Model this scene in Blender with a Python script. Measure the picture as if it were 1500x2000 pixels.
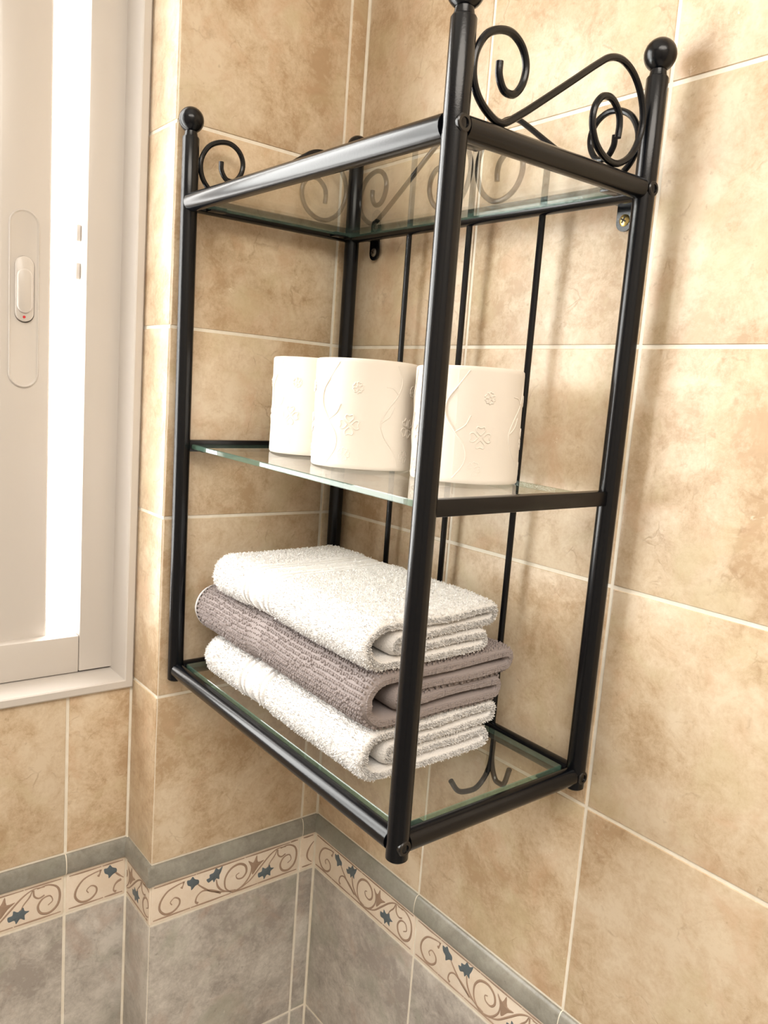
import bpy, bmesh, math, random
import numpy as np
from mathutils import Vector, Matrix, Euler, noise as mnoise
random.seed(7); rng = np.random.default_rng(7)
for o in list(bpy.data.objects): bpy.data.objects.remove(o)
scene = bpy.context.scene
C = scene.collection

# ------------------------------------------------------------------ camera
cam_d = bpy.data.cameras.new('camera'); cam = bpy.data.objects.new('camera', cam_d); C.objects.link(cam)
yaw, pitch, roll, fpx = 0.6803, 0.14378, 0.07397, 1560.8
fw = Vector((math.sin(yaw)*math.cos(pitch), math.cos(yaw)*math.cos(pitch), -math.sin(pitch)))
rt = fw.cross(Vector((0, 0, 1))).normalized(); up = rt.cross(fw)
rt, up = math.cos(roll)*rt + math.sin(roll)*up, -math.sin(roll)*rt + math.cos(roll)*up
M = Matrix((rt, up, -fw)).transposed().to_4x4(); M.translation = (-0.57011, -0.79682, 0.5453)
cam.matrix_world = M
cam_d.sensor_fit = 'VERTICAL'; cam_d.sensor_height = 24.0; cam_d.lens = 24.0*fpx/2000.0
cam_d.clip_start = 0.01
scene.camera = cam
# ------------------------------------------------------------------ light
world = bpy.data.worlds.new('sky'); scene.world = world; world.use_nodes = True
bg = world.node_tree.nodes['Background']; bg.inputs[0].default_value = (1.0, 0.975, 0.94, 1); bg.inputs[1].default_value = 15.5
WX0, WX1, WZ0, WZ1, WY = -1.04, -0.2258, 0.190, 1.18, 0.0725     # window outer frame
pd = bpy.data.lights.new('window_portal', 'AREA'); pd.shape = 'RECTANGLE'; pd.size = 0.80; pd.size_y = 0.97
pd.cycles.is_portal = True
pl = bpy.data.objects.new('window_portal', pd); C.objects.link(pl)
pl.location = (-0.63, 0.19, 0.695); pl.rotation_euler = (math.radians(-90), 0, 0)
cl = bpy.data.lights.new('added_fill', 'AREA'); cl.shape = 'DISK'; cl.size = 1.2; cl.energy = 33; cl.color = (1, 0.93, 0.84)  # unseen fill added overhead to brighten surfaces turned away from the window
clo = bpy.data.objects.new('added_fill', cl); C.objects.link(clo); clo.location = (-0.9, -1.35, 1.37)
vs = scene.view_settings
vs.view_transform = 'Standard'; vs.look = 'None'; vs.exposure = 0.06; vs.gamma = 1.0; vs.use_curve_mapping = False

# ------------------------------------------------------------------ materials
class NT:
    def __init__(s, name):
        s.m = bpy.data.materials.new(name); s.m.use_nodes = True; s.t = s.m.node_tree
        s.b = s.t.nodes['Principled BSDF']; s.out = s.t.nodes['Material Output']
    def n(s, typ, **kw):
        nd = s.t.nodes.new(typ)
        for k, v in kw.items(): setattr(nd, k, v)
        return nd
    def l(s, a, b): s.t.links.new(a, b)
    def math(s, op, a, b=None, clamp=False):
        nd = s.n('ShaderNodeMath', operation=op, use_clamp=clamp)
        for i, v in enumerate((a, b)):
            if v is None: continue
            if isinstance(v, (int, float)): nd.inputs[i].default_value = v
            else: s.l(v, nd.inputs[i])
        return nd.outputs[0]
    def noise(s, vec, scale, detail=6, rough=.6, dist=0):
        nd = s.n('ShaderNodeTexNoise'); s.l(vec, nd.inputs['Vector'])
        nd.inputs['Scale'].default_value = scale; nd.inputs['Detail'].default_value = detail
        nd.inputs['Roughness'].default_value = rough; nd.inputs['Distortion'].default_value = dist
        return nd.outputs['Fac']
    def ramp(s, fac, stops):
        nd = s.n('ShaderNodeValToRGB'); s.l(fac, nd.inputs[0]); e = nd.color_ramp.elements
        while len(e) < len(stops): e.new(0.5)
        for el, (p, c) in zip(e, stops): el.position = p; el.color = (*c, 1) if len(c) == 3 else c
        return nd.outputs['Color']
    def mix(s, fac, a, b, mode='MIX'):
        nd = s.n('ShaderNodeMix', data_type='RGBA', blend_type=mode)
        for i, v in ((0, fac), (6, a), (7, b)):
            if isinstance(v, (int, float)): nd.inputs[i].default_value = v
            elif isinstance(v, tuple): nd.inputs[i].default_value = (*v, 1)
            else: s.l(v, nd.inputs[i])
        return nd.outputs[2]
    def bump(s, h, strength, dist):
        nd = s.n('ShaderNodeBump'); s.l(h, nd.inputs['Height']); nd.inputs['Strength'].default_value = strength
        nd.inputs['Distance'].default_value = dist; s.l(nd.outputs[0], s.b.inputs['Normal'])
    def objvec(s):
        tc = s.n('ShaderNodeTexCoord'); oi = s.n('ShaderNodeObjectInfo')
        mul = s.n('ShaderNodeVectorMath', operation='SCALE'); mul.inputs[0].default_value = (13.7, 29.1, 41.3); s.l(oi.outputs['Random'], mul.inputs['Scale'])
        ad = s.n('ShaderNodeVectorMath', operation='ADD'); s.l(tc.outputs['Object'], ad.inputs[0]); s.l(mul.outputs[0], ad.inputs[1])
        return ad.outputs[0], oi.outputs['Random']
def plain(name, col, rough=.5, metal=0, spec=.5):
    k = NT(name); k.b.inputs['Base Color'].default_value = (*col, 1); k.b.inputs['Roughness'].default_value = rough
    k.b.inputs['Metallic'].default_value = metal; k.b.inputs['Specular IOR Level'].default_value = spec
    return k.m
def stone(name, c0, c1, c2, crack, chip, cracks, rough, red, green):
    k = NT(name); v, rnd = k.objvec()
    big = k.noise(v, 9, 4, .6, .5); mid = k.noise(v, 42, 8, .72, .5); fine = k.noise(v, 230, 4, .7)
    f = k.math('ADD', k.math('MULTIPLY', big, .55), k.math('ADD', k.math('MULTIPLY', mid, .45), k.math('MULTIPLY', k.math('SUBTRACT', fine, .5), .22)))
    col = k.ramp(f, [(.40, c0), (.5, c1), (.60, c2)])
    col = k.mix(k.math('MULTIPLY', k.math('MULTIPLY', k.math('SUBTRACT', k.noise(v, 17, 5, .62, .8), .54), 7, True), .5), col, red)
    v2 = k.n('ShaderNodeVectorMath', operation='ADD'); k.l(v, v2.inputs[0]); v2.inputs[1].default_value = (5.1, 7.7, 3.3)
    col = k.mix(k.math('MULTIPLY', k.math('MULTIPLY', k.math('SUBTRACT', k.noise(v2.outputs[0], 13, 5, .6, .6), .53), 7, True), .5), col, green)
    # hairline dark veins where the stone is open
    vo = k.n('ShaderNodeTexVoronoi', feature='DISTANCE_TO_EDGE'); vo.inputs['Scale'].default_value = 38
    wob = k.n('ShaderNodeTexNoise'); k.l(v, wob.inputs['Vector']); wob.inputs['Scale'].default_value = 20; wob.inputs['Detail'].default_value = 5
    wa = k.n('ShaderNodeVectorMath', operation='SCALE'); k.l(wob.outputs['Color'], wa.inputs[0]); wa.inputs['Scale'].default_value = .05
    wb = k.n('ShaderNodeVectorMath', operation='ADD'); k.l(v, wb.inputs[0]); k.l(wa.outputs[0], wb.inputs[1]); k.l(wb.outputs[0], vo.inputs['Vector'])
    line = k.math('SUBTRACT', 1, k.math('MULTIPLY', vo.outputs['Distance'], 20), True)
    mask = k.math('MULTIPLY', k.math('SUBTRACT', k.noise(v, 30, 4, .6), .56), 9, True)
    lm = k.math('MULTIPLY', k.math('MULTIPLY', line, mask), cracks)
    col = k.mix(lm, col, crack)
    pits = k.math('MULTIPLY', k.math('SUBTRACT', k.noise(v, 95, 3, .6), .66), 12, True)
    col = k.mix(k.math('MULTIPLY', pits, .45), col, crack)
    # pale chips
    ch = k.math('MULTIPLY', k.math('SUBTRACT', k.noise(v2.outputs[0], 42, 5, .7, .5), .675), 16, True)
    col = k.mix(k.math('MULTIPLY', ch, .6), col, chip)
    # per tile shade
    val = k.n('ShaderNodeHueSaturation'); k.l(col, val.inputs['Color'])
    k.l(k.math('ADD', .95, k.math('MULTIPLY', rnd, .10)), val.inputs['Value'])
    k.l(val.outputs[0], k.b.inputs['Base Color'])
    k.b.inputs['Roughness'].default_value = rough; k.b.inputs['Specular IOR Level'].default_value = .45
    h = k.math('ADD', k.math('MULTIPLY', mid, .6), k.math('SUBTRACT', k.math('MULTIPLY', ch, .3), k.math('MULTIPLY', lm, .5)))
    k.bump(h, .35, .0012)
    return k.m
m_beige = stone('beige_stone_tile', (.47, .33, .20), (.61, .475, .325), (.70, .58, .43), (.36, .235, .135), (.84, .75, .60), .5, .36, (.60, .40, .255), (.60, .51, .32))
m_grey = stone('grey_stone_tile', (.34, .305, .275), (.48, .445, .405), (.62, .58, .53), (.23, .20, .175), (.66, .61, .54), .3, .32, (.44, .33, .27), (.36, .37, .30))
m_trim = stone('grey_green_trim', (.22, .21, .18), (.285, .275, .24), (.35, .34, .30), (.15, .14, .12), (.42, .41, .37), .2, .3, (.27, .24, .20), (.27, .28, .23))
m_border = stone('cream_border', (.78, .66, .53), (.82, .71, .59), (.85, .75, .64), (.70, .57, .44), (.88, .80, .70), .1, .4, (.84, .70, .58), (.84, .74, .60))
k = NT('cream_grout'); tc = k.n('ShaderNodeTexCoord')
k.l(k.ramp(k.noise(tc.outputs['Object'], 60, 5), [(.3, (.76, .69, .57)), (.7, (.87, .82, .72))]), k.b.inputs['Base Color']); k.b.inputs['Roughness'].default_value = .85
m_grout = k.m
m_vine = plain('brown_glaze', (.36, .25, .18), .4)
m_flower = plain('blue_grey_glaze', (.105, .135, .155), .4)
k = NT('black_metal'); tc = k.n('ShaderNodeTexCoord')
k.b.inputs['Base Color'].default_value = (.0025, .003, .0045, 1); k.b.inputs['Roughness'].default_value = .21; k.b.inputs['Specular IOR Level'].default_value = .35
k.bump(k.noise(tc.outputs['Object'], 900, 2), .12, .0004); m_black = k.m
m_bolt = plain('bolt_black', (.008, .007, .007), .25)
m_brass = plain('brass_screw', (.75, .58, .22), .3, 1.0)
m_steel = plain('dull_screw', (.22, .2, .17), .4, .8)
m_slot = plain('screw_slot', (.03, .02, .012), .6)
def glass_mat(name, tint, edge=False):
    k = NT(name); k.t.nodes.remove(k.b)
    geo = k.n('ShaderNodeNewGeometry')
    ior = k.math('ADD', k.math('MULTIPLY', geo.outputs['Backfacing'], 1/1.5-1.5), 1.5)
    fr = k.n('ShaderNodeFresnel'); k.l(ior, fr.inputs[0])
    tr = k.n('ShaderNodeBsdfTransparent'); tr.inputs[0].default_value = (*tint, 1)
    gl = k.n('ShaderNodeBsdfGlossy'); gl.inputs['Roughness'].default_value = .015; gl.inputs['Color'].default_value = (1, 1, 1, 1)
    mx = k.n('ShaderNodeMixShader'); k.l(fr.outputs[0], mx.inputs[0]); k.l(tr.outputs[0], mx.inputs[1]); k.l(gl.outputs[0], mx.inputs[2])
    if edge:
        df = k.n('ShaderNodeBsdfDiffuse'); df.inputs[0].default_value = (.14, .24, .19, 1)
        m2 = k.n('ShaderNodeMixShader'); m2.inputs[0].default_value = .3; k.l(mx.outputs[0], m2.inputs[1]); k.l(df.outputs[0], m2.inputs[2]); mx = m2
    k.l(mx.outputs[0], k.out.inputs[0]); return k.m
m_glass = glass_mat('clear_glass', (.975, .99, .98)); m_gedge = glass_mat('green_glass_edge', (.55, .75, .66), True)
m_pane = glass_mat('window_glass', (.97, .98, .98))
def terry(name, col, scale, bump, sheen=.15):
    k = NT(name); tc = k.n('ShaderNodeTexCoord')
    nz = k.noise(tc.outputs['Object'], scale, 3, .6)
    k.b.inputs['Base Color'].default_value = (*col, 1); k.b.inputs['Roughness'].default_value = .95; k.b.inputs['Specular IOR Level'].default_value = .1
    k.b.inputs['Sheen Weight'].default_value = sheen; k.b.inputs['Sheen Roughness'].default_value = .5
    k.bump(nz, bump, .0015); return k.m
m_towel = terry('white_terry', (.79, .775, .76), 600, .8)
m_mauve = terry('mauve_grey_terry', (.31, .27, .262), 800, .5, 0)
m_hem = terry('pale_hem', (.62, .60, .60), 900, .3)
m_paper = terry('tissue_paper', (.78, .72, .645), 1500, .10)
m_card = plain('cardboard', (.45, .32, .2), .9)
m_white = plain('white_window_frame', (.60, .56, .52), .28)
m_gasket = plain('dark_gasket', (.06, .05, .045), .6)
m_red = plain('red_dot', (.55, .02, .03), .4)
m_plain = plain('plain_wall', (.36, .33, .29), .7)
m_ceil = plain('white_ceiling', (.82, .79, .74), .8)
m_floor = plain('grey_floor', (.60, .57, .53), .4)

# ------------------------------------------------------------------ mesh helpers
class MB:
    def __init__(s): s.v = []; s.f = []; s.mi = []
    def add(s, vs, fs, mi=0):
        o = len(s.v); s.v += [tuple(p) for p in vs]; s.f += [tuple(i+o for i in f) for f in fs]; s.mi += [mi]*len(fs); return s
    def box(s, a, b, mi=0):
        (x0, y0, z0), (x1, y1, z1) = [min(p) for p in zip(a, b)], [max(p) for p in zip(a, b)]
        v = [(x0, y0, z0), (x1, y0, z0), (x1, y1, z0), (x0, y1, z0), (x0, y0, z1), (x1, y0, z1), (x1, y1, z1), (x0, y1, z1)]
        return s.add(v, [(0, 3, 2, 1), (4, 5, 6, 7), (0, 1, 5, 4), (1, 2, 6, 5), (2, 3, 7, 6), (3, 0, 4, 7)], mi)
    def tube(s, pts, r, n=12, cap=True, mi=0, flat=None):
        P = [Vector(p) for p in pts]; rr = r if hasattr(r, '__len__') else [r]*len(P)
        T = [(P[min(i+1, len(P)-1)]-P[max(i-1, 0)]).normalized() for i in range(len(P))]
        a = Vector((0, 0, 1)) if abs(T[0].z) < .9 else Vector((1, 0, 0))
        N = (a - T[0]*a.dot(T[0])).normalized(); vs = []
        for i, p in enumerate(P):
            N = (N - T[i]*N.dot(T[i])).normalized(); B = T[i].cross(N)
            for j in range(n):
                t = 2*math.pi*j/n; vs.append(p + (N*math.cos(t) + B*math.sin(t))*rr[i])
        fs = [(i*n+j, i*n+(j+1) % n, (i+1)*n+(j+1) % n, (i+1)*n+j) for i in range(len(P)-1) for j in range(n)]
        if cap: fs += [tuple(range(n-1, -1, -1)), tuple(range((len(P)-1)*n, len(P)*n))]
        return s.add(vs, fs, mi)
    def lathe(s, prof, ctr, n=20, axis='z', mi=0):
        vs = []
        for (r, h) in prof:
            for j in range(n):
                t = 2*math.pi*j/n; a, b = r*math.cos(t), r*math.sin(t)
                d = {'z': (a, b, h), 'y': (a, h, -b), 'x': (h, a, b)}[axis]
                vs.append((ctr[0]+d[0], ctr[1]+d[1], ctr[2]+d[2]))
        m = len(prof)
        return s.add(vs, [(i*n+j, i*n+(j+1) % n, (i+1)*n+(j+1) % n, (i+1)*n+j) for i in range(m-1) for j in range(n)], mi)
    def mesh(s, name, mats, smooth=False, angle=None):
        me = bpy.data.meshes.new(name); me.from_pydata(s.v, [], s.f)
        for m in (mats if isinstance(mats, (list, tuple)) else [mats]): me.materials.append(m)
        if any(s.mi): me.polygons.foreach_set('material_index', s.mi)
        if smooth:
            me.polygons.foreach_set('use_smooth', [True]*len(me.polygons))
            if angle: me.set_sharp_from_angle(angle=math.radians(angle))
        me.update(); return me
def link(name, me, parent=None, loc=(0, 0, 0), rot=(0, 0, 0)):
    o = bpy.data.objects.new(name, me); C.objects.link(o); o.parent = parent; o.location = loc; o.rotation_euler = rot; return o
def part(name, mb, mats, parent=None, smooth=True, angle=35, label=None):
    o = link(name, mb.mesh(name, mats, smooth, angle), parent)
    if label: o['label'] = label
    return o
def tag(o, label, cat, group=None, kind=None):
    o['label'] = label; o['category'] = cat
    if group: o['group'] = group
    if kind: o['kind'] = kind
    return o
def bevel_box(a, b, w, seg=2):
    bm = bmesh.new(); bmesh.ops.create_cube(bm, size=1)
    for v in bm.verts:
        v.co = Vector([(a[i]+b[i])/2 + v.co[i]*abs(b[i]-a[i]) for i in range(3)])
    bmesh.ops.bevel(bm, geom=bm.edges[:], offset=w, segments=seg, profile=.5, affect='EDGES')
    mb = MB(); bm.verts.ensure_lookup_table(); bm.verts.index_update()
    mb.add([v.co[:] for v in bm.verts], [[v.index for v in f.verts] for f in bm.faces]); bm.free(); return mb
def catmull(pts, n=6):
    P = [Vector(p) for p in pts]; P = [P[0]*2-P[1]] + P + [P[-1]*2-P[-2]]; out = []
    for i in range(1, len(P)-2):
        a, b, c, d = P[i-1:i+3]
        for j in range(n):
            t = j/n; out.append(.5*((2*b)+(c-a)*t+(2*a-5*b+4*c-d)*t*t+(3*b-a-3*c+d)*t**3))
    out.append(P[-2]); return out

# ------------------------------------------------------------------ room shell
G = .0014                                            # half joint
FL_Z, CE_Z, LX, FY = -1.10, 1.40, -1.75, -1.90
def struct(name, mb, mat, label, cat, smooth=False):
    o = part(name, mb, mat, None, smooth); tag(o, label, cat, None, 'structure'); return o
floor = struct('floor', MB().box((LX-.1, FY-.1, FL_Z-.05), (.1, .3, FL_Z)), m_floor, 'grey floor of the tiled bathroom', 'floor')
ceil = struct('ceiling', MB().box((LX-.1, FY-.1, CE_Z), (.1, .3, CE_Z+.05)), m_ceil, 'white ceiling of the tiled bathroom', 'ceiling')
wall_left = struct('wall_left', MB().box((LX-.06, FY, FL_Z), (LX, .3, CE_Z)), m_plain, 'plain wall facing the shelf rack', 'wall')
wall_front = struct('wall_front', MB().box((LX, FY-.06, FL_Z), (.06, FY, CE_Z)), m_plain, 'plain wall opposite the window', 'wall')
wall_right = struct('wall_right', MB().box((.0012, FY, FL_Z), (.06, .0012, CE_Z)), m_grout, 'beige and grey tiled wall that the metal rack hangs on', 'wall')
wall_back = struct('wall_back', MB().box((-.2258+.0012, .0012, FL_Z), (.06, .16, CE_Z)), m_grout, 'narrow tiled wall pier between the window and the rack wall', 'wall')
ww = MB().box((LX, WY+.0012, FL_Z), (-.2246, .16, WZ0+.004)).box((LX, WY+.0012, WZ1-.004), (-.2246, .16, CE_Z)).box((LX, WY+.0012, WZ0+.004), (WX0+.004, .16, WZ1-.004))
wall_window = struct('wall_window', ww, m_grout, 'recessed tiled wall around and below the white window', 'wall')

_tm = {}
def tile_mesh(w, h, mat, r=.0022):
    key = (round(w, 4), round(h, 4), mat.name)
    if key not in _tm:
        mb = MB(); rings = [(0, .004), (0, r*.75), (r*.35, r*.18), (r, 0)]; vs = []
        for ins, d in rings: vs += [(ins, d, ins), (w-ins, d, ins), (w-ins, d, h-ins), (ins, d, h-ins)]
        fs = [(i*4+j, i*4+(j+1) % 4, (i+1)*4+(j+1) % 4, (i+1)*4+j) for i in range(3) for j in range(4)] + [(12, 13, 14, 15)]
        mb.add([(x-w/2, y, z-h/2) for x, y, z in vs], fs)
        _tm[key] = mb.mesh('tile', mat, True, 40)
    return _tm[key]
def trim_mesh(w, proj=.0050, h=.0235):
    key = ('trim', round(w, 4))
    if key not in _tm:
        prof = [(.003, 0), (-.0008, -.0004)] + [(-proj*math.sin(t), -h*.62*(1-math.cos(t))-.0004) for t in [math.pi/2*i/7 for i in range(1, 8)]] + [(-proj, -h*.85), (-proj*.7, -h*.98), (.003, -h+.0006)]
        n = len(prof); vs = [(sx*w/2, y, z) for sx in (-1, 1) for (y, z) in prof]
        fs = [(j, n+j, n+j+1, j+1) for j in range(n-1)] + [tuple(range(n)), tuple(range(2*n-1, n-1, -1))]
        _tm[key] = MB().add(vs, fs).mesh('trim_tile', m_trim, True, 40)
    return _tm[key]

def joint_mesh():
    if 'joint' not in _tm:
        me = trim_mesh(.004, .0047, .0232).copy(); me.name = 'grout_joint'; me.materials.clear(); me.materials.append(m_grout); _tm['joint'] = me
    return _tm['joint']
# border vine motif in millimetres on a 200 x 48 piece
V = {  # polyline, width at start/mid/end
 'a': ([(41, 40), (33, 39), (21, 35), (13, 25), (12, 15), (19, 7), (29, 7), (36, 13), (36, 20), (30, 24), (25, 20), (27, 16)], 1.0, 2.2),
 'a2': ([(41, 41), (40, 36), (38, 33)], 2.6, 1.2),
 'b': ([(57, 33), (66, 24), (78, 15), (94, 9), (110, 6)], .8, 1.8),
 'b2': ([(60, 6), (57, 9), (59, 16), (66, 20), (76, 17), (90, 9)], 2.6, 1.4),
 'c0': ([(83, 29), (85, 20), (90, 13), (98, 8)], 1.0, 2.0),
 'c': ([(104, 5), (96, 13), (95, 26), (102, 36), (113, 39), (122, 34), (124, 25), (119, 19), (112, 20), (110, 25), (114, 27)], 1.0, 2.4),
 'c2': ([(98, 8), (108, 4.5), (120, 8), (129, 18), (131, 29), (127, 38)], 1.0, 1.8),
 'd': ([(118, 6), (130, 12), (143, 24), (156, 36), (168, 42), (180, 41)], .9, 1.8),
 'd2': ([(167, 41), (164, 34), (158, 27), (154, 20)], .8, 1.4),
 'd3': ([(168, 41), (169, 33), (174, 29), (180, 31)], 1.6, 1.6),
 'e': ([(172, 41), (184, 42), (194, 36), (197, 25), (194, 13), (185, 7), (176, 10), (173, 19), (178, 27), (186, 28), (189, 21), (184, 17)], 1.0, 2.4)}
FLW = [[(45, 40), (49, 40), (52, 43), (55, 39), (60, 36), (60, 31), (56, 30), (51, 26), (50, 31), (46, 34)],
       [(70, 33), (74, 34), (74, 38), (79, 39), (82, 44), (86, 41), (91, 44), (89, 37), (87, 33), (87, 28), (83, 30), (80, 26), (78, 30), (73, 28)],
       [(141, 17), (146, 18), (147, 23), (152, 20), (157, 24), (159, 19), (164, 17), (159, 14), (159, 8), (154, 11), (150, 6), (148, 11), (142, 11)]]
LEAF = [[(133, 18), (131, 28), (126, 39), (133, 34), (138, 43), (140, 33), (149, 33), (141, 27)]]
def ribbon(mb, pts, w0, w1, y0=-.00012, y1=-.0006):
    P = catmull([(x, 0, z) for x, z in pts], 4); n = len(P); vs = []
    for i, p in enumerate(P):
        t = (P[min(i+1, n-1)]-P[max(i-1, 0)]).normalized(); nn = Vector((-t.z, 0, t.x))
        f = i/(n-1); w = (w0 + (w1-w0)*math.sin(math.pi*min(1, f*1.15)))*.62
        for s_, y in ((-1, y0), (-.45, y1), (.45, y1), (1, y0)):
            q = p + nn*w*s_; vs.append((q.x*.001, y, q.z*.001))
    mb.add(vs, [(i*4+j, i*4+j+1, i*4+j+5, i*4+j+4) for i in range(n-1) for j in range(3)])
def blob(mb, poly):
    cc = catmull([(*p, 0) for p in poly+poly[:3]], 3); poly = [(p.x, p.y) for p in cc[3:3+3*len(poly)]]
    c = Vector((sum(p[0] for p in poly)/len(poly), sum(p[1] for p in poly)/len(poly)))
    n = len(poly); vs = [(c.x*.001, -.0009, c.y*.001)]
    for s_, y in ((.75, -.0007), (1, -.0001)):
        for p in poly: vs.append(((c.x+(p[0]-c.x)*s_)*.001, y, (c.y+(p[1]-c.y)*s_)*.001))
    mb.add(vs, [(0, 1+j, 1+(j+1) % n) for j in range(n)] + [(1+j, 1+n+j, 1+n+(j+1) % n, 1+(j+1) % n) for j in range(n)])
def border_relief(u0, u1, w):
    """vine and flower meshes for the slice u0..u1 (mm) of the motif, centred on a piece w wide"""
    key = ('rel', round(u0, 1), round(u1, 1))
    if key in _tm: return _tm[key]
    vb, fb = MB(), MB()
    def put(src, dst):
        dst.add([(x-(u0+u1)/2000, y, z-.024) for x, y, z in src.v], src.f)
    def runs(pts):
        P = [(p.x, p.z) for p in catmull([(x, 0, z) for x, z in pts], 4)]; out = []; cur = []
        for p in P:
            if u0+.8 < p[0] < u1-.8: cur.append(p)
            else:
                if len(cur) > 2: out.append(cur)
                cur = []
        if len(cur) > 2: out.append(cur)
        return out
    for pts, w0, w1 in V.values():
        if all(u0+.8 < p[0] < u1-.8 for p in pts): s_ = MB(); ribbon(s_, pts, w0, w1); put(s_, vb)
        else:
            for r_ in runs(pts): s_ = MB(); ribbon(s_, r_[::2] if len(r_) > 6 else r_, w0, w1); put(s_, vb)
    for zz in (3.6, 44.6):
        a = u0+3
        while a < u1-6:
            b = min(a+random.uniform(35, 70), u1-3); s_ = MB(); ribbon(s_, [(a, zz), ((a+b)/2, zz+random.uniform(-.3, .3)), (b, zz)], .9, 1.7); put(s_, vb); a = b+random.uniform(.6, 1.6)
    for p in LEAF:
        if u0+1 < min(q[0] for q in p) and max(q[0] for q in p) < u1-1: s_ = MB(); blob(s_, p); put(s_, vb)
    for p in FLW:
        if u0+1 < min(q[0] for q in p) and max(q[0] for q in p) < u1-1: s_ = MB(); blob(s_, p); put(s_, fb)
    _tm[key] = (vb.mesh('vine_relief', m_vine, True, 50), fb.mesh('flower_relief', m_flower, True, 50) if fb.v else None)
    return _tm[key]

TH, BP = .2, .2026
def clad(wall, origin, ang, spans, zmax, ext=(0, 0)):
    """spans: list of (u_start, u_end, motif_offset) along the wall's own left-to-right direction from origin"""
    R = Matrix.Rotation(ang, 4, 'Z'); O = Vector(origin)
    def at(u, z, d=0): return O + (R @ Vector((u, d, 0))) + Vector((0, 0, z))
    def put(name, me, u, z, jit=True):
        o = link(name, me, wall, at(u, z), (0, 0, ang))
        if jit: o.rotation_euler = (random.uniform(-.0012, .0012), random.uniform(-.0008, .0008), ang+random.uniform(-.0012, .0012))
        return o
    for (a, b, mo) in spans:
        w = b-a-2*G; u = (a+b)/2
        z = 0
        while z < zmax-.01:
            h = min(TH, zmax-z)-2*G; put('tile', tile_mesh(w, h, m_beige), u, z+G+h/2); z += TH
        ta, tb = a+.0006-(ext[0] if a == spans[0][0] else 0), b-.0006+(ext[1] if b == spans[-1][1] else 0)
        put('trim_tile', trim_mesh(tb-ta), (ta+tb)/2, -.0004, False)
        gj = put('grout_joint', joint_mesh(), b, -.0006, False)
        bt = put('border_tile', tile_mesh(w, .0495, m_border, .0014), u, -.0497, False)
        vm, fm = border_relief(mo+G*1000, mo+(b-a)*1000-G*1000, w)
        link('vine_relief', vm, bt)
        if fm: link('flower_relief', fm, bt)
        z = -.0758
        while z > FL_Z+.02:
            h = min(BP, z-FL_Z)-2*G; put('tile', tile_mesh(w, h, m_grey), u, z-G-h/2); z -= BP
H90 = math.pi/2
clad(wall_right, (0, 0, 0), -H90, [(i*.2026, (i+1)*.2026, 0) for i in range(9)], 1.4)
clad(wall_back, (-.2258, 0, 0), 0, [(0, .2022, 0), (.2022, .2258, 0)], 1.4, (.0053, 0))
clad(wall_back, (-.2258, .0725, 0), -H90, [(0, .0725, 120)], 1.4, (0, .0053))
clad(wall_window, (-.2258, .0725, 0), 0, [(-.0721, 0, 0)] + [(-.0721-(i+1)*.2026, -.0721-i*.2026, 0) for i in range(6)], WZ0+.004)

# ------------------------------------------------------------------ window
win = bpy.data.objects.new('window_1', None); C.objects.link(win); win.location = (WX1, WY, WZ0)
tag(win, 'white sliding window standing slightly open beside the tiled pier', 'window', None, 'structure')
def wp(name, mb, mat, parent=win, **kw):
    mb.v = [(x-WX1, y-WY, z-WZ0) for x, y, z in mb.v]
    return part(name, mb, mat, parent, **kw)
def frame_ring(x0, x1, z0, z1, lip, y0, y1, dr):
    """picture-frame section: front lip then a slightly drafted reveal going back"""
    def ring(i, y): return [(x0+i, y, z0+i), (x1-i, y, z0+i), (x1-i, y, z1-i), (x0+i, y, z1-i)]
    R = ring(0, y1)+ring(0, y0+.002)+ring(.002, y0)+ring(lip-.0012, y0)+ring(lip, y0+.0012)+ring(lip+dr, y1)
    n = 6; fs = [(i*4+j, i*4+(j+1) % 4, ((i+1) % n)*4+(j+1) % 4, ((i+1) % n)*4+j) for i in range(n) for j in range(4)]
    return MB().add(R, fs)
wp('outer_frame', frame_ring(WX0, WX1-.0004, WZ0, WZ1, .0105, .0655, .150, .012), m_white, smooth=True, angle=30)
SY = .098                                              # fixed frame face
wp('fixed_stile', bevel_box((-.2785, SY, .2075), (-.2370, .128, WZ1-.02), .0012), m_white)
wp('bottom_rail', bevel_box((WX0+.02, SY+.001, .2065), (-.2789, .128, .2495), .0012), m_white)
wp('top_rail', bevel_box((WX0+.02, SY+.001, WZ1-.065), (-.2789, .128, WZ1-.02), .0012), m_white)
wp('gasket', MB().box((WX0+.02, SY+.004, .2025), (-.240, .12, .2072)), m_gasket)
wp('gasket', MB().box((-.2392, SY+.003, .204), (-.2372, .12, WZ1-.02)), m_gasket)
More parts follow.
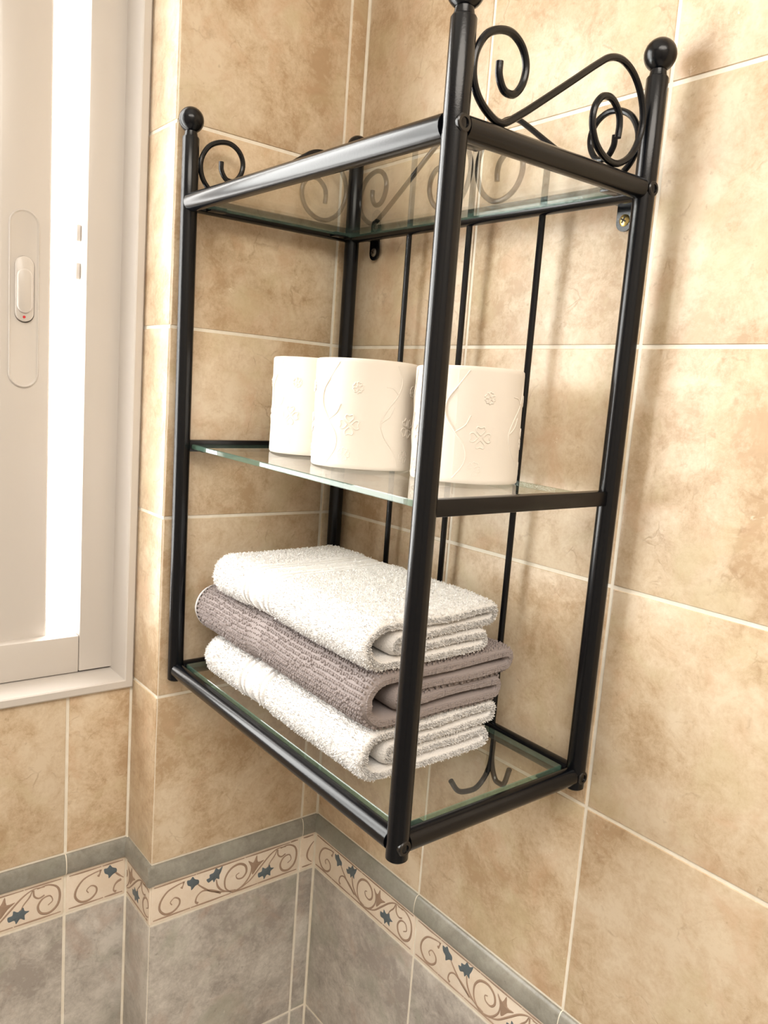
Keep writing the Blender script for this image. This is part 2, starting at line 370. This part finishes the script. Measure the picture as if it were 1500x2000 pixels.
# keeper plates on the jamb seen in the bright gap
for zz in (.655, .695): wp('keeper', bevel_box((-.2832, .118, zz-.009), (-.2785, .128, zz+.009), .001), m_white)
def sash(x0, x1, y, handle=False):
    z0, z1 = .236, WZ1-.03; w = .053; yb = y+.022
    s_ = wp('sash_stile', bevel_box((x1-w, y, z0), (x1, yb, z1), .004, 3), m_white)
    wp('sash_stile', bevel_box((x0, y, z0), (x0+w, yb, z1), .004, 3), m_white)
    wp('sash_rail', bevel_box((x0+w, y+.001, z0), (x1-w, yb-.001, z0+.05), .002), m_white)
    wp('sash_rail', bevel_box((x0+w, y+.001, z1-.05), (x1-w, yb-.001, z1), .002), m_white)
    wp('pane', MB().box((x0+w-.004, y+.009, z0+.046), (x1-w+.004, y+.013, z1-.046)), m_pane, smooth=False)
    return s_
def stadium(cx, cz, hw, z0, z1, n=16):
    out = [(cx+hw*math.cos(t), z1-hw+hw*math.sin(t)) for t in [math.pi*i/n for i in range(n+1)]]
    return out + [(cx+hw*math.cos(t), z0+hw+hw*math.sin(t)) for t in [math.pi+math.pi*i/n for i in range(n+1)]]
def plate(outs_ys):
    vs = []; n = len(outs_ys[0][0])
    for o_, y in outs_ys: vs += [(x, y, z) for x, z in o_]
    m = len(outs_ys)
    return MB().add(vs, [(i*n+j, (i+1)*n+j, (i+1)*n+(j+1) % n, i*n+(j+1) % n) for i in range(m-1) for j in range(n)] + [tuple(range((m-1)*n, m*n))[::-1]])
PY = .114
st = sash(-.675, -.3095, PY)
sash(-1.02, -.65, PY+.026)
hx = -.3375
def st3(hw, z0, z1): return stadium(hx, 0, hw, z0, z1)
wp('handle_plate', plate([(st3(.0152, .526, .708), PY+.001), (st3(.0152, .526, .708), PY-.0012), (st3(.0140, .5272, .7068), PY-.0022), (st3(.0128, .5285, .7055), PY-.0010), (st3(.012, .529, .705), PY-.0008)]), m_white, smooth=True, angle=60)
hp = [o for o in win.children if o.name.startswith('handle_plate')][0]
wp('latch_recess', plate([(stadium(hx+.0006, 0, .0098, .5935, .6615), PY-.0007), (stadium(hx+.0006, 0, .0096, .5937, .6613), PY-.0011)]), m_gasket, hp)
wp('latch', plate([(stadium(hx, 0, .0092, .5945, .661), PY-.0008), (stadium(hx, 0, .0091, .5946, .6609), PY-.004), (stadium(hx, 0, .0082, .5955, .66), PY-.0048)]), m_white, hp, angle=60)
wp('thumb_grip', plate([(stadium(hx-.0004, 0, .0074, .6035, .648), PY-.0047), (stadium(hx-.0004, 0, .0074, .6035, .648), PY-.0068), (stadium(hx-.0004, 0, .0058, .605, .6465), PY-.0078)]), m_white, hp, angle=60)
wp('red_dot', MB().lathe([(0, -.0052), (.0014, -.0052), (.0015, -.0045)], (hx-.0005, PY, .5992), 12, 'y'), m_red, hp, label='red lock dot')

# ------------------------------------------------------------------ rack
XB, XF, YL, YR = -.014, -.21377, -.01586, -.40296
ZT, ZB, ZM, ZE, ZTF, ZTB = .7230, .2375, .4822, .2251, .7851, .8044
RE = Euler((.01526, -.01502, -.00558)); RR = RE.to_matrix()
PIV = Vector((XB, YL, .45)); ORG = Vector((XB, YL, ZE))
rack = bpy.data.objects.new('wall_shelf_rack', None); C.objects.link(rack)
rack.location = PIV + RR @ (ORG-PIV); rack.rotation_euler = RE
tag(rack, 'black metal wall rack with glass shelves, ball finials and scrollwork', 'shelf rack')
def rp(name, mb, mats=m_black, parent=rack, **kw):
    mb.v = [(x-ORG.x, y-ORG.y, z-ORG.z) for x, y, z in mb.v]
    return part(name, mb, mats, parent, **kw)
def rack_world(p): return PIV + RR @ (Vector(p)-PIV)
PR, BR_ = .0083, .0079
for (x, y, zt) in ((XF, YL, ZTF), (XF, YR, ZTF), (XB, YL, ZTB), (XB, YR, ZTB)):
    pr = [(0, ZE), (PR*.8, ZE+.0002), (PR, ZE+.0016), (PR, ZT), (PR, zt-.0014), (PR*.9, zt), (0, zt)]
    po = rp('post', MB().lathe([(r, z) for r, z in pr], (x, y, 0), 24))
    br = .0122; nk = .0062
    fp = [(PR*.82, zt), (nk, zt+.0028), (nk*.96, zt+.005)]
    t0 = math.asin(nk/br); zc = zt+.0048+br*math.cos(t0)
    fp += [(br*math.sin(t), zc-br*math.cos(t)) for t in [t0+(math.pi-t0)*i/12 for i in range(13)]]
    rp('finial', MB().lathe(fp, (x, y, 0), 20), m_black, po)
def rail(a, b, r=BR_, name='rail'): return rp(name, MB().tube([a, b], r, 18))
for z in (ZT, ZB):
    rail((XF, YL-PR*.8, z), (XF, YR+PR*.8, z), .0088 if z == ZT else BR_)
    rail((XB, YL-PR*.8, z), (XB, YR+PR*.8, z))
    for y in (YL, YR): rail((XF+PR*.8, y, z), (XB-PR*.8, y, z))
for y in (YL, YR): rp('rail', bevel_box((XF+PR*.7, y-.0042, ZM-.0062), (XB-PR*.7, y+.0042, ZM+.0058), .0008))
# bolts on the right-hand posts
for x in (XF, XB):
    for z in (ZT, ZB):
        b_ = rp('bolt', MB().lathe([(.0058, .004), (.0058, -.0006), (.0050, -.0014), (.0032, -.0014), (.003, .0004), (0, .0004)], (x, YR-PR+.0008, z), 16, 'y'), m_bolt)
# scrollwork
S = [(.0332, .046), (.0338, .0375), (.0395, .0300), (.0490, .0305), (.0560, .0395), (.0572, .0505), (.0520, .0600), (.0420, .0650), (.0300, .0635), (.0190, .0570), (.0120, .0450), (.0115, .0320), (.0170, .0210), (.0280, .0130), (.0400, .0105),
     (.0560, .0195), (.0800, .0362), (.1050, .0540), (.1280, .0705), (.1420, .0790), (.1560, .0810), (.1700, .0760), (.1810, .0650), (.1870, .0510), (.1860, .0360), (.1780, .0210), (.1640, .0120), (.1500, .0120), (.1370, .0190), (.1300, .0310), (.1305, .0430), (.1380, .0520), (.1490, .0530), (.1580, .0460), (.1605, .0380), (.1600, .0290)]
def scroll(f): rp('scroll', MB().tube([f(p.x, p.y) for p in catmull([(a, h, 0) for a, h in S], 5)], .00255, 10))
for y in (YL, YR): scroll(lambda a, h, y=y: (XF+a, y, ZT+h))
half = (YL-YR)/2; kx = (half-.0022)/.1898
scroll(lambda a, h: (XB, YL-a*kx, ZT+h)); scroll(lambda a, h: (XB, YR+a*kx, ZT+h))
# thin back rods and the coat hooks under the last one
for yy in (-.118, -.209, -.3005):
    rp('rod', MB().tube([(XB+.001, yy, ZT-.004), (XB+.001, yy, ZB+.004)], .0030, 10))
def hook(d, L_, dz, tipz):
    d = Vector(d); o_ = Vector((XB-.002, -.3065, ZB-.004))
    pts = [(0, .004), (0, -.018), (.08*L_, -dz*.72), (.3*L_, -dz*.97), (.55*L_, -dz), (.8*L_, -dz*.93), (L_, tipz)]
    rp('hook', MB().tube(catmull([o_+d*a+Vector((0, 0, h)) for a, h in pts], 5), .0026, 10))
hook((-1, .05, 0), .050, .050, -.034); hook((-.10, -.995, 0), .026, .042, -.022)
# brackets with wall screws
def bracket(y, mat):
    z0, z1 = ZT-.0262, ZT-.002; hw = .0080; n = 10; xw = XB+.0136
    o_ = [(y+hw*math.cos(t), z0+hw+hw*math.sin(t)) for t in [math.pi+math.pi*i/n for i in range(n+1)]] + [(y+hw, z1), (y-hw, z1)]
    m = len(o_); vs = [(xw, a, b) for a, b in o_]+[(xw+.0018, a, b) for a, b in o_]
    mb = MB().add(vs, [tuple(range(m)), tuple(range(2*m-1, m-1, -1))]+[(j, m+j, m+(j+1) % m, (j+1) % m) for j in range(m)])
    mb.box((XB, y-hw, ZT-.0055), (xw+.0018, y+hw, ZT-.0035))
    bk = rp('bracket', mb, m_black, angle=30); zc = z0+.0088
    sc = rp('screw', MB().lathe([(0, -.0017), (.003, -.0016), (.0048, -.0004), (.0050, .0006)], (xw, y, zc), 16, 'x'), mat, bk)
    a_ = .5; mb = MB()
    for q in (a_, a_+H90):
        c_, s_ = math.cos(q), math.sin(q); l_, t_ = .0027, .0007
        P4 = [(y+c_*i*l_-s_*j*t_, zc+s_*i*l_+c_*j*t_) for i, j in ((-1, -1), (1, -1), (1, 1), (-1, 1))]
        mb.add([(xw-.0019, a, b) for a, b in P4]+[(xw-.0012, a, b) for a, b in P4], [(0, 1, 2, 3), (7, 6, 5, 4), (0, 4, 5, 1), (1, 5, 6, 2), (2, 6, 7, 3), (3, 7, 4, 0)])
    rp('screw_slot', mb, m_slot, bk, smooth=False)
    sc['label'] = 'brass cross-head screw' if mat is m_brass else 'dull grey cross-head screw'
bracket(-.3775, m_brass); bracket(-.0405, m_steel)
# glass shelves and the tabs that carry them
def glass(x0, x1, y0, y1, ztop):
    mb = bevel_box((x0, y0, ztop-.005), (x1, y1, ztop), .0006, 1)
    o_ = rp('glass_shelf', mb, [m_glass, m_gedge], smooth=False)
    for p in o_.data.polygons: p.material_index = 0 if abs(p.normal.z) > .9 else 1
    return o_
GI = .0088
glass(XF+GI+.0005, XB-GI, YR+GI, YL-GI, ZT+.0015)
glass(-.2052, -.026, YR+.0052, YL-.0052, .4838)
ZG = .2445
glass(XF+GI, XB-GI, YR+GI, YL-GI, ZG)
for zt_ in (ZT+.0015, .4838, ZG):
    for y, s_ in ((YL, -1), (YR, 1)):
        for x0 in (XF+.016, XB-.034): rp('support_tab', bevel_box((x0, y+s_*.004, zt_-.0075), (x0+.018, y+s_*.016, zt_-.0053), .0008))

# ------------------------------------------------------------------ toilet rolls
def roll_obj(cx, cy, zrot, r, h, label):
    base = rack_world((cx, cy, .4838))
    e = bpy.data.objects.new('toilet_roll', None); C.objects.link(e); e.location = base; e.rotation_euler = (RE.x, RE.y, zrot)
    tag(e, label, 'toilet roll', 'toilet rolls on the middle glass shelf')
    ri = .021; n = 96
    # wound sheet: a slight spiral step where the last ply ends
    mb = MB(); prof = [(ri, .0005), (r-.0012, 0), (r-.0002, .0012), (r, .004), (r-.0003, h*.5), (r, h-.004), (r-.0002, h-.0012), (r-.0012, h), (ri, h-.0005)]
    vs = []
    for (rr_, z) in prof:
        for j in range(n+1):
            t = 2*math.pi*j/n; q = rr_ + (0 if rr_ == ri else -.0007*(j/n) + .00025*math.sin(5*t+z*30))
            vs.append((q*math.cos(t), q*math.sin(t), z))
    N = n+1; m = len(prof)
    fs = [(i*N+j, i*N+j+1, (i+1)*N+j+1, (i+1)*N+j) for i in range(m-1) for j in range(n)]
    fs += [(i*N+n, i*N, (i+1)*N, (i+1)*N+n) for i in range(m-1)]
    part('paper', mb.add(vs, fs), m_paper, e, angle=40)
    part('cardboard_core', MB().lathe([(ri, .0006), (ri, h-.0006), (ri-.0012, h-.0006), (ri-.0012, .0006), (ri, .0006)], (0, 0, 0), 32), m_card, e, angle=40)
    # embossed flowers and trailing stems
    mb = MB()
    def on(a, z, lift=0.0): return ((r+lift)*math.cos(a/r), (r+lift)*math.sin(a/r), z)
    def emb(pts, w=.00042): mb.tube([on(p.x, p.y, -.0004) for p in catmull([(a, z, 0) for a, z in pts], 5)], w*1.75, 6)
    for kx_ in range(5):
        a0 = kx_*2*math.pi*r/5
        wv = [(a0+.010*math.sin(q*1.05+kx_*1.7)*1.0, .004+q*h*.92/7.0) for q in range(8)]; emb(wv)
        emb([(wv[3][0], wv[3][1]), (wv[3][0]+.008, wv[3][1]+.006), (wv[3][0]+.012, wv[3][1]+.014)])
        emb([(wv[5][0], wv[5][1]), (wv[5][0]-.006, wv[5][1]+.005), (wv[5][0]-.013, wv[5][1]+.006)])
        for (fa, fz, fs_, npet) in ((a0+.021, h*.40, .0085, 4), (a0+.027, h*.74, .0045, 5), (a0+.017, h*.13, .0055, 5)):
            for pz in range(npet):
                t = 2*math.pi*pz/npet+kx_*.6; dx, dz = math.cos(t), math.sin(t)
                loop = [(fa+dx*fs_*.22, fz+dz*fs_*.22)]
                for (rad, side) in ((.65, .42), (1.02, .34), (.92, 0), (1.02, -.34), (.65, -.42)): loop.append((fa+fs_*(dx*rad-dz*side), fz+fs_*(dz*rad+dx*side)))
                emb(loop+[loop[0]], .00036)
    part('embossed_pattern', mb, m_paper, e, angle=80)
roll_obj(-.1215, -.2050, 3.35, .0470, .0955, 'embossed white toilet roll standing between two other rolls on the glass shelf')
roll_obj(-.0790, -.2975, 3.75, .0468, .0950, 'embossed white toilet roll at the end of the row farthest from the window')
roll_obj(-.1090, -.1055, 3.10, .0468, .0950, 'embossed white toilet roll at the end of the row nearest the window')

# ------------------------------------------------------------------ towels
def smoothnoise(x, y, z): return mnoise.noise(Vector((x, y, z)))
def towel(name, label, x0, W, y0, y1, z0, T, mat, seed, bands, inner=.027, tuft=None, nub=False, hem=False, rin=0.0, wav=.0018):
    t = T/4.0; ht = t*.475; rnd = random.Random(seed)
    def arc(cx, cz, r, a0, a1, n): return [(cx+r*math.cos(math.radians(a0+(a1-a0)*i/n)), cz+r*math.sin(math.radians(a0+(a1-a0)*i/n))) for i in range(n+1)]
    def seg(a, b, n): return [(a[0]+(b[0]-a[0])*i/n, a[1]+(b[1]-a[1])*i/n) for i in range(1, n)]
    W2 = W-rin
    path = []
    A1 = arc(2.1*t, 2*t, 1.5*t, 270, 90, 18); A2 = arc(W-t, 3*t, .5*t, 90, -90, 9); A3 = arc(inner+t, 2*t, .5*t, 90, 270, 9); A4 = arc(W2-t, t, .5*t, 90, -90, 9)
    path += A1 + seg(A1[-1], A2[0], 30) + A2 + seg(A2[-1], A3[0], 26) + A3 + seg(A3[-1], A4[0], 26) + A4 + seg(A4[-1], A1[0], 30)
    n = len(path); P = np.array(path)
    # pillowy swell of the folded edges
    tang = np.roll(P, -1, 0)-np.roll(P, 1, 0); tang /= np.linalg.norm(tang, axis=1)[:, None]+1e-9
    nor = np.stack([-tang[:, 1], tang[:, 0]], 1)
    ys = [y0]; y = y0; Ly = y1-y0
    ys = list(np.concatenate([[0, .0006, .0018, .004, .007], np.arange(.011, Ly-.012, .0055), [Ly-.007, Ly-.004, Ly-.0018, Ly-.0006, Ly]]))
    for (c, w_, d) in bands: ys += [c-y0-w_, c-y0-w_*.5, c-y0, c-y0+w_*.5, c-y0+w_]
    ys = np.array(sorted(set(np.round(ys, 5)))); m = len(ys)
    out = np.zeros((m, n, 3)); inn = np.zeros((m, n, 3)); outn = np.zeros((m, n, 3))
    lay = np.array([rnd.uniform(-1, 1) for _ in range(5)])
    for i, yy in enumerate(ys):
        e_ = min(yy, Ly-yy); k_ = .45+.55*min(1, (e_/.007))**.5 if e_ < .007 else 1.0
        yw = y0+yy; gro = 0
        for (c, w_, d) in bands:
            q = abs(yw-c)/w_
            if q < 1: gro += d*(1-q*q)
        ctr = P.copy()
        s_ = ctr[:, 0]/W; zz = ctr[:, 1]/T
        far = max(0, (yy/Ly-.75)/.25)
        for j in range(n):
            nx = smoothnoise(ctr[j, 0]*16+seed, yw*13, zz[j]*1.2+seed*1.3); nz = smoothnoise(ctr[j, 0]*14+seed*2.1, yw*15+3, zz[j]*.8)
            dx = wav*1.2*nx*(1-s_[j]*.3); dz = wav*nz*zz[j] - .004*zz[j]*far*far - .0022*zz[j]*math.sin(math.pi*min(1, max(0, s_[j])))*.4
            px, pz = ctr[j, 0]+dx, ctr[j, 1]+dz
            yo = .0035*smoothnoise(s_[j]*3+seed, zz[j]*4, 7.7)*(1 if yy < Ly*.5 else -1)*max(0, 1-e_/.05) 
            ox, oz = nor[j]; hw = ht*k_*(1+.10*smoothnoise(s_[j]*5+seed*3, yw*20, zz[j]*3))
            out[i, j] = (x0+px+ox*(hw-gro), yw+yo, z0+max(pz+oz*(hw-gro), .0002)); inn[i, j] = (x0+px-ox*hw, yw+yo, z0+max(pz-oz*hw, .0002))
            outn[i, j] = (ox, 0, oz)
    def W3(a): return np.array([tuple(rack_world(p)) for p in a.reshape(-1, 3)])
    org = np.array(rack_world((x0+W/2, (y0+y1)/2, z0)))
    vs = np.concatenate([W3(out), W3(inn)])-org
    fs = []; o2 = m*n
    for i in range(m-1):
        for j in range(n):
            j2 = (j+1) % n; fs.append((i*n+j, i*n+j2, (i+1)*n+j2, (i+1)*n+j)); fs.append((o2+i*n+j2, o2+i*n+j, o2+(i+1)*n+j, o2+(i+1)*n+j2))
    for j in range(n):
        j2 = (j+1) % n; fs.append((j2, j, o2+j, o2+j2)); b_ = (m-1)*n; fs.append((b_+j, b_+j2, o2+b_+j2, o2+b_+j))
    e = bpy.data.objects.new(name, None); C.objects.link(e); e.location = org.tolist(); tag(e, label, 'towel', 'folded towels on the bottom shelf')
    mb = MB(); mb.v = [tuple(p) for p in vs]; mb.f = fs; mb.mi = [0]*len(fs)
    part('cloth', mb, mat, e, angle=70)
    O3 = vs[:m*n].reshape(m, n, 3)
    r_ = np.random.default_rng(seed)
    if tuft:
        # short terry loops standing on the outer faces
        cnt, hgt = tuft
        du = np.linalg.norm(np.roll(O3, -1, 1)-O3, axis=2)[:-1]; dy_ = np.diff(ys)[:, None]; area = (du*dy_)
        area[:, 70:] *= .35
        pr = area.ravel()/area.sum(); idx = r_.choice(len(pr), cnt, p=pr); ii, jj = idx//n, idx % n
        a, b = r_.random(cnt)[:, None], r_.random(cnt)[:, None]; j2 = (jj+1) % n
        pos = (O3[ii, jj]*(1-a)+O3[ii, j2]*a)*(1-b)+(O3[ii+1, jj]*(1-a)+O3[ii+1, j2]*a)*b
        nn = outn[ii, jj]
        yv = ys[ii]+y0
        keep = np.ones(cnt, bool)
        if bands:
            lo, hi = min(c for c, _, _ in bands)-.004, max(c for c, _, _ in bands)+.004
            keep &= ~((yv > lo) & (yv < hi) & (r_.random(cnt) > .10))
        pos, nn = pos[keep], nn[keep]; cnt = len(pos)
        Ii = vs[m*n:].reshape(m, n, 3); ne = cnt//5; je = r_.integers(0, n, ne); fe = r_.random(ne)[:, None]; ge = r_.random(ne)[:, None]; je2 = (je+1) % n
        pe = (O3[0, je]*(1-fe)+Ii[0, je]*fe)*(1-ge)+(O3[0, je2]*(1-fe)+Ii[0, je2]*fe)*ge
        pos = np.vstack([pos, pe]); nn = np.vstack([nn, np.tile([0, -1, 0], (ne, 1))]); cnt = len(pos)
        rv = r_.normal(size=(cnt, 3)); lean = nn+rv*.55; lean /= np.linalg.norm(lean, axis=1)[:, None]
        sd = np.cross(lean, r_.normal(size=(cnt, 3))); sd /= np.linalg.norm(sd, axis=1)[:, None]
        hh = (hgt*(.5+r_.random(cnt)))[:, None]; wd = .00042
        base = pos-nn*.0003
        v4 = np.stack([base-sd*wd, base+sd*wd, base+lean*hh+sd*wd*.8, base+lean*hh-sd*wd*.8], 1).reshape(-1, 3)
        me = bpy.data.meshes.new('terry_loops'); me.from_pydata([tuple(p) for p in v4], [], [(4*q, 4*q+1, 4*q+2, 4*q+3) for q in range(cnt)]); me.materials.append(mat); me.update()
        lo_ = link('terry_loops', me, e); lo_['kind'] = 'stuff'
    if nub:
        arcl = np.concatenate([[0], np.cumsum(np.linalg.norm(np.diff(np.vstack([P, P[:1]]), axis=0), axis=1))]); tot = arcl[-1]
        pu, py_ = .0035, .0029; V_, F_ = [], []
        rows = int(tot/pu); cols = int((Ly-.002)/py_)
        ring = [(math.cos(q*math.pi/3), math.sin(q*math.pi/3)) for q in range(6)]
        for a in range(rows):
            for b in range(cols):
                u = (a+.5+.09*r_.normal())*pu; yy = .001+(b+.5+(.5 if a % 2 else 0)+.07*r_.normal())*py_
                if yy > Ly-.001 or u >= tot or u < 0: continue
                yw = y0+yy
                flat = any(abs(yw-c) < .011 for c, _, _ in bands)
                fl = .5 if flat else 1.0
                j = int(np.searchsorted(arcl, u, 'right')-1); fa = (u-arcl[j])/(arcl[j+1]-arcl[j]+1e-9); j2 = (j+1) % n
                i = min(int(np.searchsorted(ys, yy, 'right')-1), m-2); fb = (yy-ys[i])/(ys[i+1]-ys[i])
                p = (O3[i, j]*(1-fa)+O3[i, j2]*fa)*(1-fb)+(O3[i+1, j]*(1-fa)+O3[i+1, j2]*fa)*fb
                nr = outn[i, j]; tu = np.array([nr[2], 0, -nr[0]]); ty_ = np.array([0, 1, 0]); k0 = len(V_)
                ang = (0 if flat else .5)+.12*r_.normal(); ca, sa = math.cos(ang), math.sin(ang); hh = .0021*(.8+.4*r_.random())*fl
                for (sc, up_) in ((1, -.0003), (.82, hh*.72)):
                    for (cx, cz) in ring:
                        X, Z = cx*.00165*sc*fl, cz*.00125*sc*fl
                        V_.append(tuple(p+tu*(X*ca-Z*sa)+ty_*(X*sa+Z*ca)+nr*up_))
                V_.append(tuple(p+nr*hh))
                F_ += [(k0+q, k0+(q+1) % 6, k0+6+(q+1) % 6, k0+6+q) for q in range(6)] + [(k0+6+q, k0+6+(q+1) % 6, k0+12) for q in range(6)]
        Ii = vs[m*n:].reshape(m, n, 3)
        for q0 in range(n*3):                                        # the folded end is woven too
            j = q0//3; fa = (q0 % 3+.5)/3+.06*r_.normal(); f2 = (.5+.3*r_.normal()) % 1; j2 = (j+1) % n
            for f2 in (.14, .38, .62, .86):
                p = (O3[0, j]*(1-f2)+Ii[0, j]*f2)*(1-fa)+(O3[0, j2]*(1-f2)+Ii[0, j2]*f2)*fa
                k0 = len(V_); hh = .0014*(.8+.4*r_.random()); sc_ = 1+.2*r_.normal(); w_n = np.linalg.norm(O3[0, j2]-O3[0, j])
                if w_n < .0012 and q0 % 3: continue
                for (sc, up_) in ((1, -.0004), (.8, hh*.72)):
                    for (cx, cz) in ring: V_.append((p[0]+cx*.00125*sc*sc_, p[1]-up_, p[2]+cz*.001*sc*sc_))
                V_.append((p[0], p[1]-hh, p[2]))
                F_ += [(k0+q, k0+6+q, k0+6+(q+1) % 6, k0+(q+1) % 6) for q in range(6)] + [(k0+6+(q+1) % 6, k0+6+q, k0+12) for q in range(6)]
        me = bpy.data.meshes.new('woven_nubs'); me.from_pydata(V_, [], F_); me.materials.append(mat); me.update()
        nb = link('woven_nubs', me, e); nb['kind'] = 'stuff'
    if hem:
        # stitched pale hem along the far edge, wrapped over the outer fold
        h0 = np.searchsorted(ys, Ly-.011); mb = MB(); rows_ = list(range(h0, m)); cols_ = list(range(0, 40)); vv = []
        for i in rows_:
            for j in cols_: vv.append(tuple(O3[i, j]+outn[i, j]*.0012))
        c_ = len(cols_); mb.add(vv, [(i*c_+j, i*c_+j+1, (i+1)*c_+j+1, (i+1)*c_+j) for i in range(len(rows_)-1) for j in range(c_-1)])
        ho = part('hem', mb, m_hem, e, angle=60, label='pale stitched hem')
        sm = ho.modifiers.new('thick', 'SOLIDIFY'); sm.thickness = .0009; sm.offset = 1.0
    return e
BAND = [(-.146, .0019, .0034), (-.154, .0016, .0026), (-.168, .0045, .0018), (-.182, .0016, .0026), (-.190, .0019, .0034)]
towel('towel', 'white terry towel with a ribbed band, folded, at the bottom of the stack', -.2045, .156, -.336, -.060, ZG, .0455, m_towel, 3, [(c+.002, w, d) for c, w, d in BAND], .024, (52000, .0016), rin=.006)
towel('towel', 'mauve grey textured towel folded between the two white towels', -.2050, .172, -.338, -.036, ZG+.0455, .0475, m_mauve, 11, [(-.162, .011, .0010)], .030, None, True, True, rin=.012, wav=.0022)
towel('towel', 'white terry towel with a ribbed band, folded, on top of the stack', -.2050, .150, -.336, -.074, ZG+.0930, .0440, m_towel, 23, BAND, .026, (52000, .0016), rin=.010, wav=.0026)
